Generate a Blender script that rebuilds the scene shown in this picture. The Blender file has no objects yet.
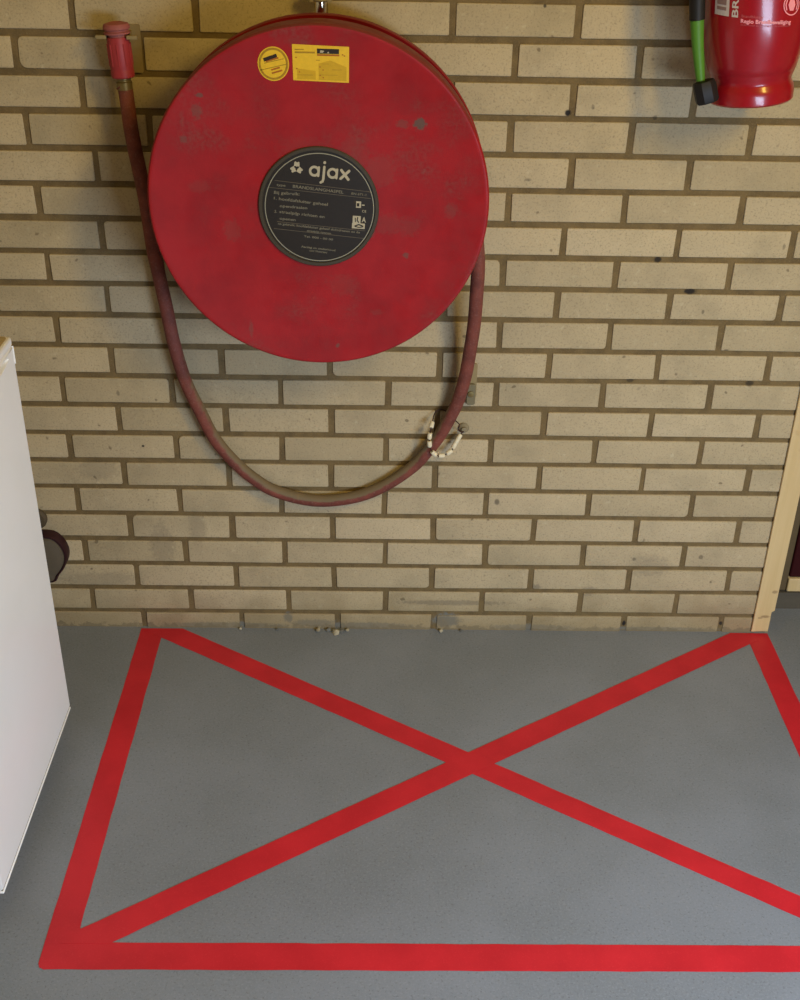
# A red hose reel on a yellow brick garage wall above a taped keep-clear box
BED = {'-1': 1.341, '0': 1.2753, '1': 1.2094, '2': 1.1436, '3': 1.0774, '4': 1.0124, '5': 0.9482, '6': 0.8833, '7': 0.82, '8': 0.7561, '9': 0.691, '10': 0.6262, '11': 0.5614, '12': 0.4964, '13': 0.432, '14': 0.3674, '15': 0.3025, '16': 0.2376, '17': 0.1732, '18': 0.1089, '19': 0.0456}
HEAD = {'-1': {'0.5': 0.1049, '1.5': 0.3197, '4.5': 0.9843}, '0': {'0': -0.0021, '4': 0.8772, '5': 1.0982}, '1': {'0.5': 0.1082, '4.5': 0.9859}, '2': {'0': 0.0021, '1': 0.2221, '4': 0.878, '5': 1.098}, '3': {'0.5': 0.1192, '4.5': 0.9938}, '4': {'0': 0.0036, '4': 0.8819, '5': 1.1012}, '5': {'0.5': 0.1149, '4.5': 0.9911, '5.5': 1.2108, '6.5': 1.431}, '6': {'0': 0.0042, '4': 0.8797, '5': 1.0986, '6': 1.3204}, '7': {'0.5': 0.1113, '4.5': 0.9896, '5.5': 1.2104, '6.5': 1.4314}, '8': {'0': 0.0053, '4': 0.8812, '5': 1.1004, '6': 1.3219}, '9': {'0.5': 0.1047, '4.5': 0.9844, '5.5': 1.2048, '6.5': 1.4286}, '10': {'0': 0.0004, '1': 0.2215, '4': 0.8817, '5': 1.0999, '6': 1.3197}, '11': {'0.5': 0.1061, '2.5': 0.5441, '4.5': 0.9854, '5.5': 1.2073, '6.5': 1.4293}, '12': {'0': -0.0015, '1': 0.2195, '3': 0.6585, '4': 0.878, '6': 1.3207}, '13': {'0.5': 0.1047, '2.5': 0.5425, '3.5': 0.7629, '5.5': 1.2058, '6.5': 1.4314}, '14': {'0': -0.0014, '1': 0.2169, '3': 0.6557, '4': 0.8749, '6': 1.3197}, '15': {'0.5': 0.1044, '2.5': 0.5437, '3.5': 0.7632, '5.5': 1.2071, '6.5': 1.4306}, '16': {'0': -0.0, '1': 0.2195, '3': 0.6592, '4': 0.8793, '6': 1.32}, '17': {'0.5': 0.1069, '2.5': 0.5455, '3.5': 0.7639, '5.5': 1.206, '6.5': 1.4302}, '18': {'0': 0.0017, '1': 0.2221, '3': 0.6606, '4': 0.8799, '6': 1.321}, '19': {'2.5': 0.5522, '3.5': 0.7722, '5.5': 1.2086, '6.5': 1.4316}}
HOSE = [[0.1917, -0.05, 1.2012], [0.1967, -0.05, 1.1913], [0.1989, -0.048, 1.1315], [0.2022, -0.045, 1.0873], [0.2072, -0.042, 1.0421], [0.2116, -0.04, 0.996], [0.2139, -0.036, 0.9482], [0.2163, -0.034, 0.8999], [0.2206, -0.032, 0.8629], [0.2301, -0.03, 0.7877], [0.2387, -0.027, 0.7085], [0.255, -0.025, 0.6277], [0.2789, -0.023, 0.5605], [0.3034, -0.022, 0.4999], [0.3384, -0.021, 0.4473], [0.381, -0.02, 0.4026], [0.4293, -0.02, 0.371], [0.5083, -0.02, 0.3511], [0.5881, -0.02, 0.3595], [0.6527, -0.02, 0.3872], [0.714, -0.021, 0.4354], [0.7442, -0.023, 0.4747], [0.7688, -0.026, 0.5137], [0.7875, -0.031, 0.5564], [0.8018, -0.037, 0.5965], [0.8122, -0.045, 0.6475], [0.8176, -0.053, 0.6929], [0.8234, -0.07, 0.7727], [0.8239, -0.085, 0.8385], [0.8233, -0.097, 0.8912], [0.8196, -0.107, 0.9324]]
SOCK = [[-0.0779, 0.2601], [-0.0591, 0.2565], [-0.0439, 0.2414], [-0.035, 0.2184], [-0.0357, 0.1951], [-0.0464, 0.1714], [-0.0608, 0.1528], [-0.0727, 0.1368]]
CAM_F = 1.16660
CAM_R = [[0.999823, -0.008056, 0.017017], [-0.010676, 0.501887, 0.864867], [0.015508, 0.864896, -0.501712]]
CAM_C = [0.6507, -2.1688, 1.6011]
LIGHTS = [('open_door_daylight', (1.65, -2.1, 0.92), (1.2, -1.35, 0), 0.8, 0.7, 49.2, (0.61, 0.756, 1.0)), ('strip_lamp', (1.9, -1.9, 2.5), (0.4, 0, 0.9), 0.3, 1.0, 42.0, (1.0, 0.714, 0.15)), ('ceiling_lamp', (0.25, -0.95, 2.52), (-0.05, 0, 1.0), 0.25, 0.6, 2.8, (1.0, 0.75, 0.25))]
WORLD_C, WORLD_S, EXPO = (0.6, 0.7, 1, 1), 0.02, 0
import bpy, bmesh, math, random
from mathutils import Vector, Matrix
random.seed(7)
scene = bpy.context.scene
COL = scene.collection
PI = math.pi

# ------------------------------------------------------------------ helpers
def lin(r, g, b):
    def f(c):
        c /= 255.0
        return c / 12.92 if c <= 0.04045 else ((c + 0.055) / 1.055) ** 2.4
    return (f(r), f(g), f(b), 1.0)

def origin(parent):
    v = Vector((0, 0, 0)); p = parent
    while p: v += p.location; p = p.parent
    return v

def obj(name, bm, mat, parent=None, local=False, smooth=True, bevel=0.0, seg=2):
    """link a bmesh as ONE object; world coordinates unless local"""
    if not local and parent:
        bmesh.ops.translate(bm, verts=bm.verts, vec=-origin(parent))
    bmesh.ops.recalc_face_normals(bm, faces=bm.faces)
    me = bpy.data.meshes.new(name); bm.to_mesh(me); bm.free()
    for m in (mat if isinstance(mat, (list, tuple)) else [mat]): me.materials.append(m)
    o = bpy.data.objects.new(name, me); COL.objects.link(o)
    if parent: o.parent = parent
    if smooth:
        me.polygons.foreach_set('use_smooth', [True] * len(me.polygons))
        me.set_sharp_from_angle(angle=math.radians(35))
    if bevel:
        b = o.modifiers.new('bevel', 'BEVEL'); b.width = bevel; b.segments = seg
        b.limit_method = 'ANGLE'; b.angle_limit = math.radians(40); b.harden_normals = False
    return o

def tag(o, label, cat, group=None):
    o['label'] = label; o['category'] = cat
    if group: o['group'] = group
    return o

def thing(name, label, cat, loc=(0, 0, 0), group=None):
    o = bpy.data.objects.new(name, None); COL.objects.link(o)
    o.location = loc; o.empty_display_size = .05
    return tag(o, label, cat, group)

def struct(name, bm, mat, **k):
    o = obj(name, bm, mat, **k); o['kind'] = 'structure'; return o

def box(bm, x0, x1, y0, y1, z0, z1):
    vs = [bm.verts.new((x, y, z)) for z in (z0, z1) for y in (y0, y1) for x in (x0, x1)]
    for f in ((0, 1, 3, 2), (4, 6, 7, 5), (0, 4, 5, 1), (2, 3, 7, 6), (0, 2, 6, 4), (1, 5, 7, 3)):
        bm.faces.new([vs[i] for i in f])
    return vs

def lathe(bm, prof, M=Matrix(), n=64, close=True):
    """profile of (radius, height) about local Z, then matrix M"""
    rings = []
    for r, h in prof:
        if r < 1e-6: rings.append([bm.verts.new(M @ Vector((0, 0, h)))])
        else: rings.append([bm.verts.new(M @ Vector((r * math.cos(2 * PI * i / n), r * math.sin(2 * PI * i / n), h))) for i in range(n)])
    for a, b in zip(rings, rings[1:]):
        for i in range(n):
            j = (i + 1) % n
            if len(a) == 1 and len(b) == 1: continue
            if len(a) == 1: bm.faces.new((a[0], b[i], b[j]))
            elif len(b) == 1: bm.faces.new((a[i], a[j], b[0]))
            else: bm.faces.new((a[i], a[j], b[j], b[i]))

def frame(p, d):
    """matrix at p with local Z along d"""
    d = Vector(d).normalized()
    return Matrix.Translation(p) @ d.to_track_quat('Z', 'Y').to_matrix().to_4x4()

def spline(pts, sub=8):
    P = [Vector(p) for p in pts]; out = []
    P = [2 * P[0] - P[1]] + P + [2 * P[-1] - P[-2]]
    for i in range(1, len(P) - 2):
        a, b, c, d = P[i - 1:i + 3]
        for k in range(sub):
            t = k / sub
            out.append(.5 * ((2 * b) + (c - a) * t + (2 * a - 5 * b + 4 * c - d) * t * t + (3 * b - a - 3 * c + d) * t ** 3))
    out.append(P[-2]); return out

def tube(bm, pts, r, n=20, closed=False):
    P = [Vector(p) for p in pts]; N = len(P); rings = []
    nrm = None
    for i, p in enumerate(P):
        if closed: t = P[(i + 1) % N] - P[i - 1]
        else: t = P[min(i + 1, N - 1)] - P[max(i - 1, 0)]
        t.normalize()
        if nrm is None: nrm = t.orthogonal().normalized()
        nrm = (nrm - t * nrm.dot(t)).normalized(); b = t.cross(nrm)
        rr = r(i / (N - 1)) if callable(r) else r
        rings.append([bm.verts.new(p + rr * (math.cos(2 * PI * k / n) * nrm + math.sin(2 * PI * k / n) * b)) for k in range(n)])
    for i in range(N if closed else N - 1):
        a, c = rings[i], rings[(i + 1) % N]
        for k in range(n): bm.faces.new((a[k], a[(k + 1) % n], c[(k + 1) % n], c[k]))
    if not closed:
        bm.faces.new(rings[0][::-1]); bm.faces.new(rings[-1])

def prism(bm, pts, fn, h):
    """closed 2-D outline pts mapped by fn(u, v, depth) and extruded by depth h"""
    a = [bm.verts.new(fn(u, v, 0)) for u, v in pts]; b = [bm.verts.new(fn(u, v, h)) for u, v in pts]
    n = len(pts)
    bm.faces.new(b); bm.faces.new(a[::-1])
    for i in range(n): bm.faces.new((a[i], a[(i + 1) % n], b[(i + 1) % n], b[i]))

def rrect(x0, x1, y0, y1, r, n=4):
    out = []
    for cx, cy, a in ((x1 - r, y1 - r, 0), (x0 + r, y1 - r, 90), (x0 + r, y0 + r, 180), (x1 - r, y0 + r, 270)):
        for k in range(n + 1):
            t = math.radians(a + 90 * k / n); out.append((cx + r * math.cos(t), cy + r * math.sin(t)))
    return out

def ribbon(pts, w):
    """2-D stroke outline with round ends"""
    P = [Vector((p[0], p[1])) for p in pts]; L, R_ = [], []
    for i, p in enumerate(P):
        t = (P[min(i + 1, len(P) - 1)] - P[max(i - 1, 0)]).normalized(); n = Vector((-t.y, t.x)) * w / 2
        L.append(p + n); R_.append(p - n)
    def cap(c, a0):
        return [c + Vector((math.cos(a), math.sin(a))) * w / 2 for a in [a0 + PI * k / 6 for k in range(1, 6)]]
    te = P[-1] - P[-2]; ts = P[0] - P[1]
    out = R_ + cap(P[-1], math.atan2(te.y, te.x) - PI / 2) + L[::-1] + cap(P[0], math.atan2(ts.y, ts.x) - PI / 2)
    return [(v.x, v.y) for v in out]

def ribbon_strip(bm, pts, w, fn, h, closed=False):
    """stroke as a quad strip (works for rings)"""
    P = [Vector((p[0], p[1])) for p in pts]; N = len(P); rows = []
    for i, p in enumerate(P):
        t = (P[(i + 1) % N] - P[i - 1]) if closed else (P[min(i + 1, N - 1)] - P[max(i - 1, 0)])
        t.normalize(); n = Vector((-t.y, t.x)) * w / 2
        rows.append([bm.verts.new(fn(*(p + s * n), d)) for s, d in ((1, 0), (1, h), (-1, h), (-1, 0))])
    for i in range(N if closed else N - 1):
        a, b = rows[i], rows[(i + 1) % N]
        for k in range(4): bm.faces.new((a[k], a[(k + 1) % 4], b[(k + 1) % 4], b[k]))
    if not closed: bm.faces.new(rows[0]); bm.faces.new(rows[-1][::-1])

def text(bm, s, u, v, width, height, rot, fn, h, bold=0.0):
    """words fitted to a width and cap height, mapped through fn"""
    cu = bpy.data.curves.new('words', 'FONT'); cu.body = s; cu.resolution_u = 3; cu.offset = bold
    t = bpy.data.objects.new('words', cu); COL.objects.link(t)
    dg = bpy.context.evaluated_depsgraph_get(); me = bpy.data.meshes.new_from_object(t.evaluated_get(dg))
    xs = [p.co.x for p in me.vertices]
    sx = width / (max(xs) - min(xs)); x0 = min(xs); sy = height / .70
    c, sn = math.cos(rot), math.sin(rot); vm = []
    for p in me.vertices:
        a, b = (p.co.x - x0) * sx, p.co.y * sy
        vm.append(bm.verts.new(fn(u + a * c - b * sn, v + a * sn + b * c, h)))
    for p in me.polygons:
        try: bm.faces.new([vm[i] for i in p.vertices])
        except ValueError: pass
    bpy.data.objects.remove(t); bpy.data.curves.remove(cu); bpy.data.meshes.remove(me)

# ------------------------------------------------------------------ materials
class NT:
    def __init__(s, name, rough=.5, **kw):
        s.m = bpy.data.materials.new(name); s.m.use_nodes = True
        s.t = s.m.node_tree; s.b = s.t.nodes['Principled BSDF']
        s.b.inputs['Roughness'].default_value = rough
        for k, v in kw.items(): s.b.inputs[k.replace('_', ' ')].default_value = v
        s.co = s.t.nodes.new('ShaderNodeTexCoord').outputs['Object']
    def n(s, typ, **kw):
        nd = s.t.nodes.new(typ)
        for k, v in kw.items(): setattr(nd, k, v)
        return nd
    def link(s, a, b): s.t.links.new(a, b)
    def noise(s, scale, detail=3, rough=.55, vec=None):
        nd = s.n('ShaderNodeTexNoise'); nd.inputs['Scale'].default_value = scale
        nd.inputs['Detail'].default_value = detail; nd.inputs['Roughness'].default_value = rough
        s.link(vec or s.co, nd.inputs['Vector']); return nd.outputs['Fac']
    def ramp(s, fac, lo, hi, a=0., b=1.):
        nd = s.n('ShaderNodeMapRange'); nd.interpolation_type = 'SMOOTHSTEP'
        for i, v in enumerate((lo, hi, a, b)): nd.inputs[i + 1].default_value = v
        s.link(fac, nd.inputs[0]); return nd.outputs[0]
    def math(s, op, a, b):
        nd = s.n('ShaderNodeMath', operation=op)
        for i, v in enumerate((a, b)):
            if isinstance(v, (int, float)): nd.inputs[i].default_value = v
            else: s.link(v, nd.inputs[i])
        return nd.outputs[0]
    def mix(s, fac, a, b, mode='MIX'):
        nd = s.n('ShaderNodeMix', data_type='RGBA', blend_type=mode)
        for i, v in ((0, fac), (6, a), (7, b)):
            if isinstance(v, (int, float, tuple)): nd.inputs[i].default_value = v
            else: s.link(v, nd.inputs[i])
        return nd.outputs[2]
    def color(s, c):
        if isinstance(c, tuple): s.b.inputs['Base Color'].default_value = c
        else: s.link(c, s.b.inputs['Base Color'])
        return s
    def bump(s, hgt, dist=.001, strength=.5):
        nd = s.n('ShaderNodeBump'); nd.inputs['Distance'].default_value = dist; nd.inputs['Strength'].default_value = strength
        s.link(hgt, nd.inputs['Height']); s.link(nd.outputs[0], s.b.inputs['Normal']); return s
    def spots(s, lst, wob=.5, axes=(1, 0, 1)):
        """mask of irregular marks at (x, z, radius_x, radius_z, strength)"""
        nz = s.n('ShaderNodeTexNoise'); nz.inputs['Scale'].default_value = 150; nz.inputs['Detail'].default_value = 5; s.link(s.co, nz.inputs['Vector'])
        tot = None
        for x, z, rx, rz, st in lst:
            a = s.n('ShaderNodeVectorMath', operation='SUBTRACT'); s.link(s.co, a.inputs[0]); a.inputs[1].default_value = (x, 0, z)
            b = s.n('ShaderNodeVectorMath', operation='MULTIPLY'); s.link(a.outputs[0], b.inputs[0]); b.inputs[1].default_value = (1 / rx, 0, 1 / rz)
            l = s.n('ShaderNodeVectorMath', operation='LENGTH'); s.link(b.outputs[0], l.inputs[0])
            d = s.math('ADD', l.outputs['Value'], s.math('MULTIPLY', s.math('SUBTRACT', nz.outputs['Fac'], .5), wob * 2))
            m = s.ramp(d, 1.15, .55, 0, st)
            tot = m if tot is None else s.math('MAXIMUM', tot, m)
        return tot

def flat(name, c, rough=.5, **kw):
    kw.setdefault('Specular_IOR_Level', .3)
    """plain coloured surface with a little grain"""
    t = NT(name, rough, **kw)
    g = t.noise(140, 2)
    t.color(t.mix(t.ramp(g, .3, .7, 0, .35), c, tuple(x * .8 for x in c[:3]) + (1,)))
    return t.m

# yellow brick
def brick_mat():
    t = NT('yellow_brick', .85)
    at = t.n('ShaderNodeAttribute', attribute_name='tone'); tone = at.outputs['Fac']
    base = t.mix(tone, BRICK_A, BRICK_B)
    big = t.noise(9, 4); c = t.mix(t.ramp(big, .42, .75, 0, .35), base, lin(128, 116, 88))
    fine = t.noise(260, 3, .7); c = t.mix(t.ramp(fine, .5, .72, 0, .6), c, lin(122, 108, 78))
    pale = t.noise(75, 3); c = t.mix(t.ramp(pale, .58, .8, 0, .35), c, lin(206, 194, 160))
    pock = t.noise(55, 1, .3); c = t.mix(t.ramp(pock, .74, .80, 0, .6), c, lin(84, 68, 44))
    # holes and knocks
    c = t.mix(t.spots(WALL_HOLES, .25), c, lin(30, 24, 20))
    # smears, grey floor paint splashed on the lowest course, soot
    c = t.mix(t.spots(WALL_SMEAR, .6), c, lin(112, 102, 84))
    c = t.mix(t.spots(WALL_PAINT, .55), c, lin(112, 114, 108))
    sx = t.n('ShaderNodeSeparateXYZ'); t.link(t.co, sx.inputs[0])
    low = t.math('ADD', sx.outputs['Z'], t.math('MULTIPLY', t.math('SUBTRACT', t.noise(60, 5), .5), .06))
    c = t.mix(t.ramp(low, .012, .004, 0, .7), c, lin(112, 104, 86))
    dirt = t.math('ADD', sx.outputs['Z'], t.math('MULTIPLY', t.math('SUBTRACT', t.noise(14, 4), .5), .16))
    c = t.mix(t.ramp(dirt, .12, .0, 0, .5), c, lin(124, 102, 62))
    t.color(c)
    t.bump(t.math('ADD', t.noise(220, 4), t.math('MULTIPLY', pock, .6)), .0012, .55)
    return t.m

def mortar_mat():
    t = NT('mortar', .95)
    c = t.mix(t.ramp(t.noise(30, 4), .35, .7), MORTAR_A, MORTAR_B)
    c = t.mix(t.ramp(t.noise(320, 3), .5, .75, 0, .5), c, lin(140, 120, 86))
    c = t.mix(t.spots(WALL_PAINT, .55), c, lin(112, 114, 108))
    c = t.mix(t.spots(WALL_HOLES, .25), c, lin(30, 24, 20))
    t.color(c); t.bump(t.noise(300, 4), .0015, .7)
    return t.m

def floor_mat():
    t = NT('grey_floor_paint', .42, Specular_IOR_Level=.45)
    c = t.mix(t.ramp(t.noise(3.5, 4), .3, .7), FLOOR_A, FLOOR_B)
    c = t.mix(t.ramp(t.noise(260, 2, .7), .48, .72, 0, .4), c, lin(152, 154, 158))
    c = t.mix(t.ramp(t.noise(210, 2, .7), .56, .72, 0, .45), c, lin(74, 74, 72))
    t.color(c); t.link(t.ramp(t.noise(6, 3), .3, .7, .36, .5), t.b.inputs['Roughness'])
    t.bump(t.noise(180, 3), .0006, .35)
    return t.m

def reel_mat():
    t = NT('red_enamel', .5, Specular_IOR_Level=.25)
    c = t.mix(t.ramp(t.noise(14, 5), .3, .72), REEL_A, REEL_B)
    dust = t.math('MULTIPLY', t.ramp(t.noise(7, 5, .65), .5, .74), t.ramp(t.noise(160, 3), .3, .7))
    c = t.mix(t.math('MULTIPLY', dust, .38), c, lin(118, 92, 80))
    c = t.mix(t.spots([(x, z, rx, rz, st * (.55 if max(rx, rz) > .0135 else 1)) for x, z, rx, rz, st in REEL_SCUFF], .9), c, lin(96, 74, 64))
    g = t.n('ShaderNodeNewGeometry'); sx = t.n('ShaderNodeSeparateXYZ'); t.link(g.outputs['Normal'], sx.inputs[0])
    c = t.mix(t.ramp(sx.outputs['Z'], .25, .7, 0, .75), c, lin(106, 52, 44))
    t.color(c); t.link(t.ramp(t.noise(30, 4), .3, .7, .42, .6), t.b.inputs['Roughness'])
    t.bump(t.noise(160, 3), .0004, .3)
    return t.m

def hose_mat():
    t = NT('dusty_red_rubber', .75)
    c = t.mix(t.ramp(t.noise(40, 4), .3, .7), HOSE_A, HOSE_B)
    c = t.mix(t.ramp(t.noise(260, 3, .7), .52, .72, 0, .5), c, lin(138, 98, 84))
    # dust lies on whatever faces up
    g = t.n('ShaderNodeNewGeometry'); sx = t.n('ShaderNodeSeparateXYZ'); t.link(g.outputs['Normal'], sx.inputs[0])
    up = t.math('ADD', sx.outputs['Z'], t.math('MULTIPLY', t.math('SUBTRACT', t.noise(60, 4), .5), .55))
    c = t.mix(t.ramp(up, .12, .42, 0, .85), c, lin(112, 98, 66))
    t.color(c); t.bump(t.noise(240, 2), .0005, .4)
    return t.m

def tape_mat():
    t = NT('red_marking_tape', .5, Specular_IOR_Level=.4)
    c = t.mix(t.ramp(t.noise(9, 4), .3, .7), TAPE_A, TAPE_B)
    c = t.mix(t.ramp(t.noise(350, 2, .7), .55, .75, 0, .25), c, lin(225, 70, 74))
    t.color(c); t.bump(t.noise(150, 3), .0004, .3)
    return t.m

def pine_mat():
    t = NT('pale_pine', .6)
    mp = t.n('ShaderNodeMapping'); mp.inputs['Scale'].default_value = (60, 20, 2.2); t.link(t.co, mp.inputs[0])
    c = t.mix(t.ramp(t.noise(1.6, 4, .6, mp.outputs[0]), .3, .7), lin(206, 178, 126), lin(198, 169, 115))
    c = t.mix(t.ramp(t.noise(20, 3), .62, .75, 0, .4), c, lin(170, 128, 74))
    c = t.mix(t.spots([(1.538, .118, .007, .005, .55), (1.528, .050, .012, .004, .6), (1.517, .046, .006, .003, .5)], .5), c, lin(112, 82, 48))
    t.color(c); t.bump(t.noise(1.6, 4, .6, mp.outputs[0]), .0004, .3)
    return t.m

def white_mat():
    t = NT('white_appliance_enamel', .28, Specular_IOR_Level=.5)
    t.color(t.mix(t.ramp(t.noise(6, 3), .35, .7, 0, .5), lin(244, 242, 238), lin(238, 236, 229)))
    t.bump(t.noise(240, 2), .0002, .15)
    return t.m

BRICK_A, BRICK_B = lin(190, 170, 133), lin(167, 148, 111)
MORTAR_A, MORTAR_B = lin(116, 95, 58), lin(98, 80, 49)
FLOOR_A, FLOOR_B = lin(129, 133, 138), lin(119, 123, 126)
REEL_A, REEL_B = lin(158, 25, 28), lin(139, 21, 24)
HOSE_A, HOSE_B = lin(124, 60, 44), lin(98, 46, 33)
TAPE_A, TAPE_B = lin(204, 36, 46), lin(188, 30, 40)
WALL_HOLES = [(0.979, 1.1541, 0.0063, 0.0066, 1), (1.2477, 0.8194, 0.0126, 0.0066, 0.95), (1.1768, 0.8829, 0.0079, 0.0066, 0.9), (1.3981, 0.6251, 0.0095, 0.0066, 0.7), (0.8985, 0.3406, 0.0063, 0.0083, 0.6), (0.1505, 0.4668, 0.0032, 0.0033, 0.9), (0.111, 0.5878, 0.0039, 0.0066, 0.4), (1.2093, 0.0204, 0.0047, 0.0083, 1), (1.4325, 0.0228, 0.0047, 0.0066, 0.9), (0.9232, 1.3324, 0.0032, 0.0033, 0.8), (1.0231, 1.1652, 0.0032, 0.005, 0.4), (1.2792, 0.7785, 0.0032, 0.005, 0.5), (1.1373, 1.1477, 0.0047, 0.005, 0.5), (0.9154, 1.0325, 0.0079, 0.0033, 0.4), (1.2113, 0.1981, 0.0047, 0.005, 0.5), (1.3596, 0.2051, 0.0063, 0.0066, 0.5), (1.1524, 0.6284, 0.0079, 0.005, 0.6), (1.4152, 0.912, 0.0032, 0.0066, 0.4)]
WALL_SMEAR = [(.81, .075, .13, .008, .55), (1.02, .055, .05, .01, .3), (.05, .41, .05, .03, .3), (.17, .22, .03, .06, .35), (.25, .27, .02, .05, .3), (1.25, .18, .05, .03, .3), (1.12, .11, .02, .014, .5), (1.0, .12, .012, .008, .6), (.02, .13, .1, .02, .3)]
WALL_PAINT = [(.80, .026, .035, .02, .85), (.50, .016, .055, .012, .75), (.62, .008, .12, .012, .7), (.30, .008, .16, .009, .7), (1.0, .008, .12, .01, .6), (1.28, .006, .15, .007, .6), (.44, .03, .012, .014, .8)]
REEL_SCUFF = [(.169, .138, .012, .011, .95), (.14, .137, .012, .008, .4), (-.196, .153, .010, .014, .8), (-.19, .178, .008, .004, .7), (-.222, .108, .008, .006, .4),
              (.105, .06, .03, .03, .4), (.12, -.03, .03, .02, .35), (.155, -.035, .02, .018, .35), (.225, -.005, .012, .014, .45), (.085, -.045, .012, .012, .4),
              (-.15, -.045, .016, .02, .4), (-.2, .03, .02, .012, .3), (.1, -.19, .014, .006, .3), (.04, -.14, .03, .02, .3), (-.125, -.225, .004, .018, .6), (-.02, .09, .05, .03, .25), (.06, .085, .03, .04, .3), (-.03, .262, .02, .008, .35), (.15, -.085, .006, .005, .6), (.03, -.255, .004, .004, .6)]

M_BRICK, M_MORTAR, M_FLOOR, M_REEL, M_HOSE, M_TAPE, M_PINE, M_WHITE = brick_mat(), mortar_mat(), floor_mat(), reel_mat(), hose_mat(), tape_mat(), pine_mat(), white_mat()
M_RED = flat('glossy_red_paint', lin(154, 18, 28), .30, Coat_Weight=.4, Coat_Roughness=.12)
M_NOZ = flat('worn_red_plastic', lin(156, 50, 52), .5)
M_NOZC = flat('faded_red_plastic', lin(150, 82, 76), .6)
M_TAN = flat('dull_painted_steel', lin(150, 130, 88), .6, Metallic=.25)
M_PLATE = flat('dusty_steel_plate', lin(118, 108, 80), .7)
M_BRASS = flat('dull_brass', lin(132, 114, 70), .45, Metallic=.6)
M_CHROME = flat('bright_pipe_steel', lin(214, 208, 190), .18, Metallic=1.0)
M_BLACK = flat('black_rubber', lin(30, 27, 24), .55)
M_LABEL = flat('black_label', lin(44, 38, 32), .42)
M_HUB = flat('grimy_black_rim', lin(66, 58, 44), .55)
M_CREAM = flat('cream_print', lin(176, 164, 136), .6)
M_GREYP = flat('worn_cream_print', lin(122, 114, 94), .6)
M_LINE = flat('thin_cream_line', lin(150, 144, 122), .6)
M_FAINT = flat('faint_print', lin(92, 82, 66), .6)
M_YEL = flat('yellow_sticker', lin(226, 182, 40), .5)
M_YELD = flat('mustard_print', lin(200, 158, 24), .5)
M_YELT = flat('ochre_print', lin(164, 128, 24), .5)
M_ORNG = flat('rust_print', lin(168, 96, 20), .5)
M_DARKP = flat('dark_print', lin(46, 36, 24), .5)
M_GREEN = flat('green_sleeve', lin(80, 128, 38), .5)
M_SILV = flat('silver_label', lin(196, 180, 168), .5)
M_PINKP = flat('pale_pink_print', lin(240, 150, 160), .45)
M_GASKET = flat('door_gasket_grey', lin(120, 116, 106), .6)  # plain grey of the refrigerator's gasket, door seam and base plate
M_TOP = flat('beige_worktop', lin(184, 164, 128), .5)
M_BEAD = flat('ivory_bead', lin(222, 208, 172), .45)
M_WIRE = flat('dark_wire', lin(60, 34, 28), .6)
M_PLUG = flat('grey_plug', lin(138, 124, 94), .7)
M_SOCK = flat('grey_fitting', lin(92, 82, 66), .6)
M_PLATE2 = flat('dull_brown_cap', lin(80, 68, 48), .7)
M_SOCKR = flat('dark_maroon_rim', lin(48, 22, 24), .5)
M_MAROON = flat('dark_maroon_door_paint', lin(52, 14, 14), .55, Specular_IOR_Level=.12)
M_KERB = flat('rough_grey_concrete', lin(86, 78, 64), .85)
M_PLASTER = flat('room_plaster', lin(200, 190, 166), .9)
M_CHIP = flat('mortar_crumb', lin(168, 156, 128), .9)
M_CHIPG = flat('grey_crumb', lin(110, 108, 100), .9)

# ------------------------------------------------------------------ room
XR = 1.545                      # end of the brick wall, start of the doorway
XE, DOOR_H = 2.45, 2.05
LEFT, RIGHT, FRONT, TOP = -.85, 3.3, -5.2, 2.62
bm = bmesh.new()
J = sorted(int(k) for k in BED)
bed = {int(k): v for k, v in BED.items()}
CH = .0648
for j in range(-2, -24, -1): bed[j] = bed[j + 1] + CH
bed[20] = bed[19] - .0650
head = {int(k): {float(a): b for a, b in v.items()} for k, v in HEAD.items()}
GAP = .0060
tone_vals = []
def brick(x0, x1, z0, z1):
    j = lambda s: random.uniform(-s, s)
    x0 += GAP + j(.0008); x1 -= GAP + j(.0008); z0 += GAP * .95 + j(.0006); z1 -= GAP * .95 + j(.0006)
    if x1 - x0 < .012: return
    proud = j(.0009); r = .0012 + random.random() * .0018
    pts = []
    for (cx, cz, a) in ((x1, z1, 0), (x0, z1, 90), (x0, z0, 180), (x1, z0, 270)):
        rr = min(r * random.uniform(.7, 1.5), (x1 - x0) / 3)
        if random.random() < .03: rr *= 3
        ex, ez = j(.0009), j(.0007)
        qx = cx + ex - math.copysign(rr, math.cos(math.radians(a + 45))); qz = cz + ez - math.copysign(rr, math.sin(math.radians(a + 45)))
        for k in range(4):
            t = math.radians(a + 30 * k); pts.append((qx + rr * math.cos(t), qz + rr * math.sin(t)))
    mx, mz = (x0 + x1) / 2, (z0 + z1) / 2
    rings = []
    for dep, ins in ((.012, 0), (.0016, 0), (.0004, .0007), (0, .002)):
        rings.append([bm.verts.new((x + (ins if x < mx else -ins), dep + proud, z + (ins if z < mz else -ins))) for x, z in pts])
    n = len(pts); tv = min(1, max(0, random.gauss(.42, .18)))
    fs = [bm.faces.new(rings[-1])]
    for a, b in zip(rings, rings[1:]):
        for i in range(n): fs.append(bm.faces.new((a[i], a[(i + 1) % n], b[(i + 1) % n], b[i])))
    for f in fs: f.material_index = 0; f[tone_layer] = tv
tone_layer = bm.faces.layers.float.new('tone')
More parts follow.
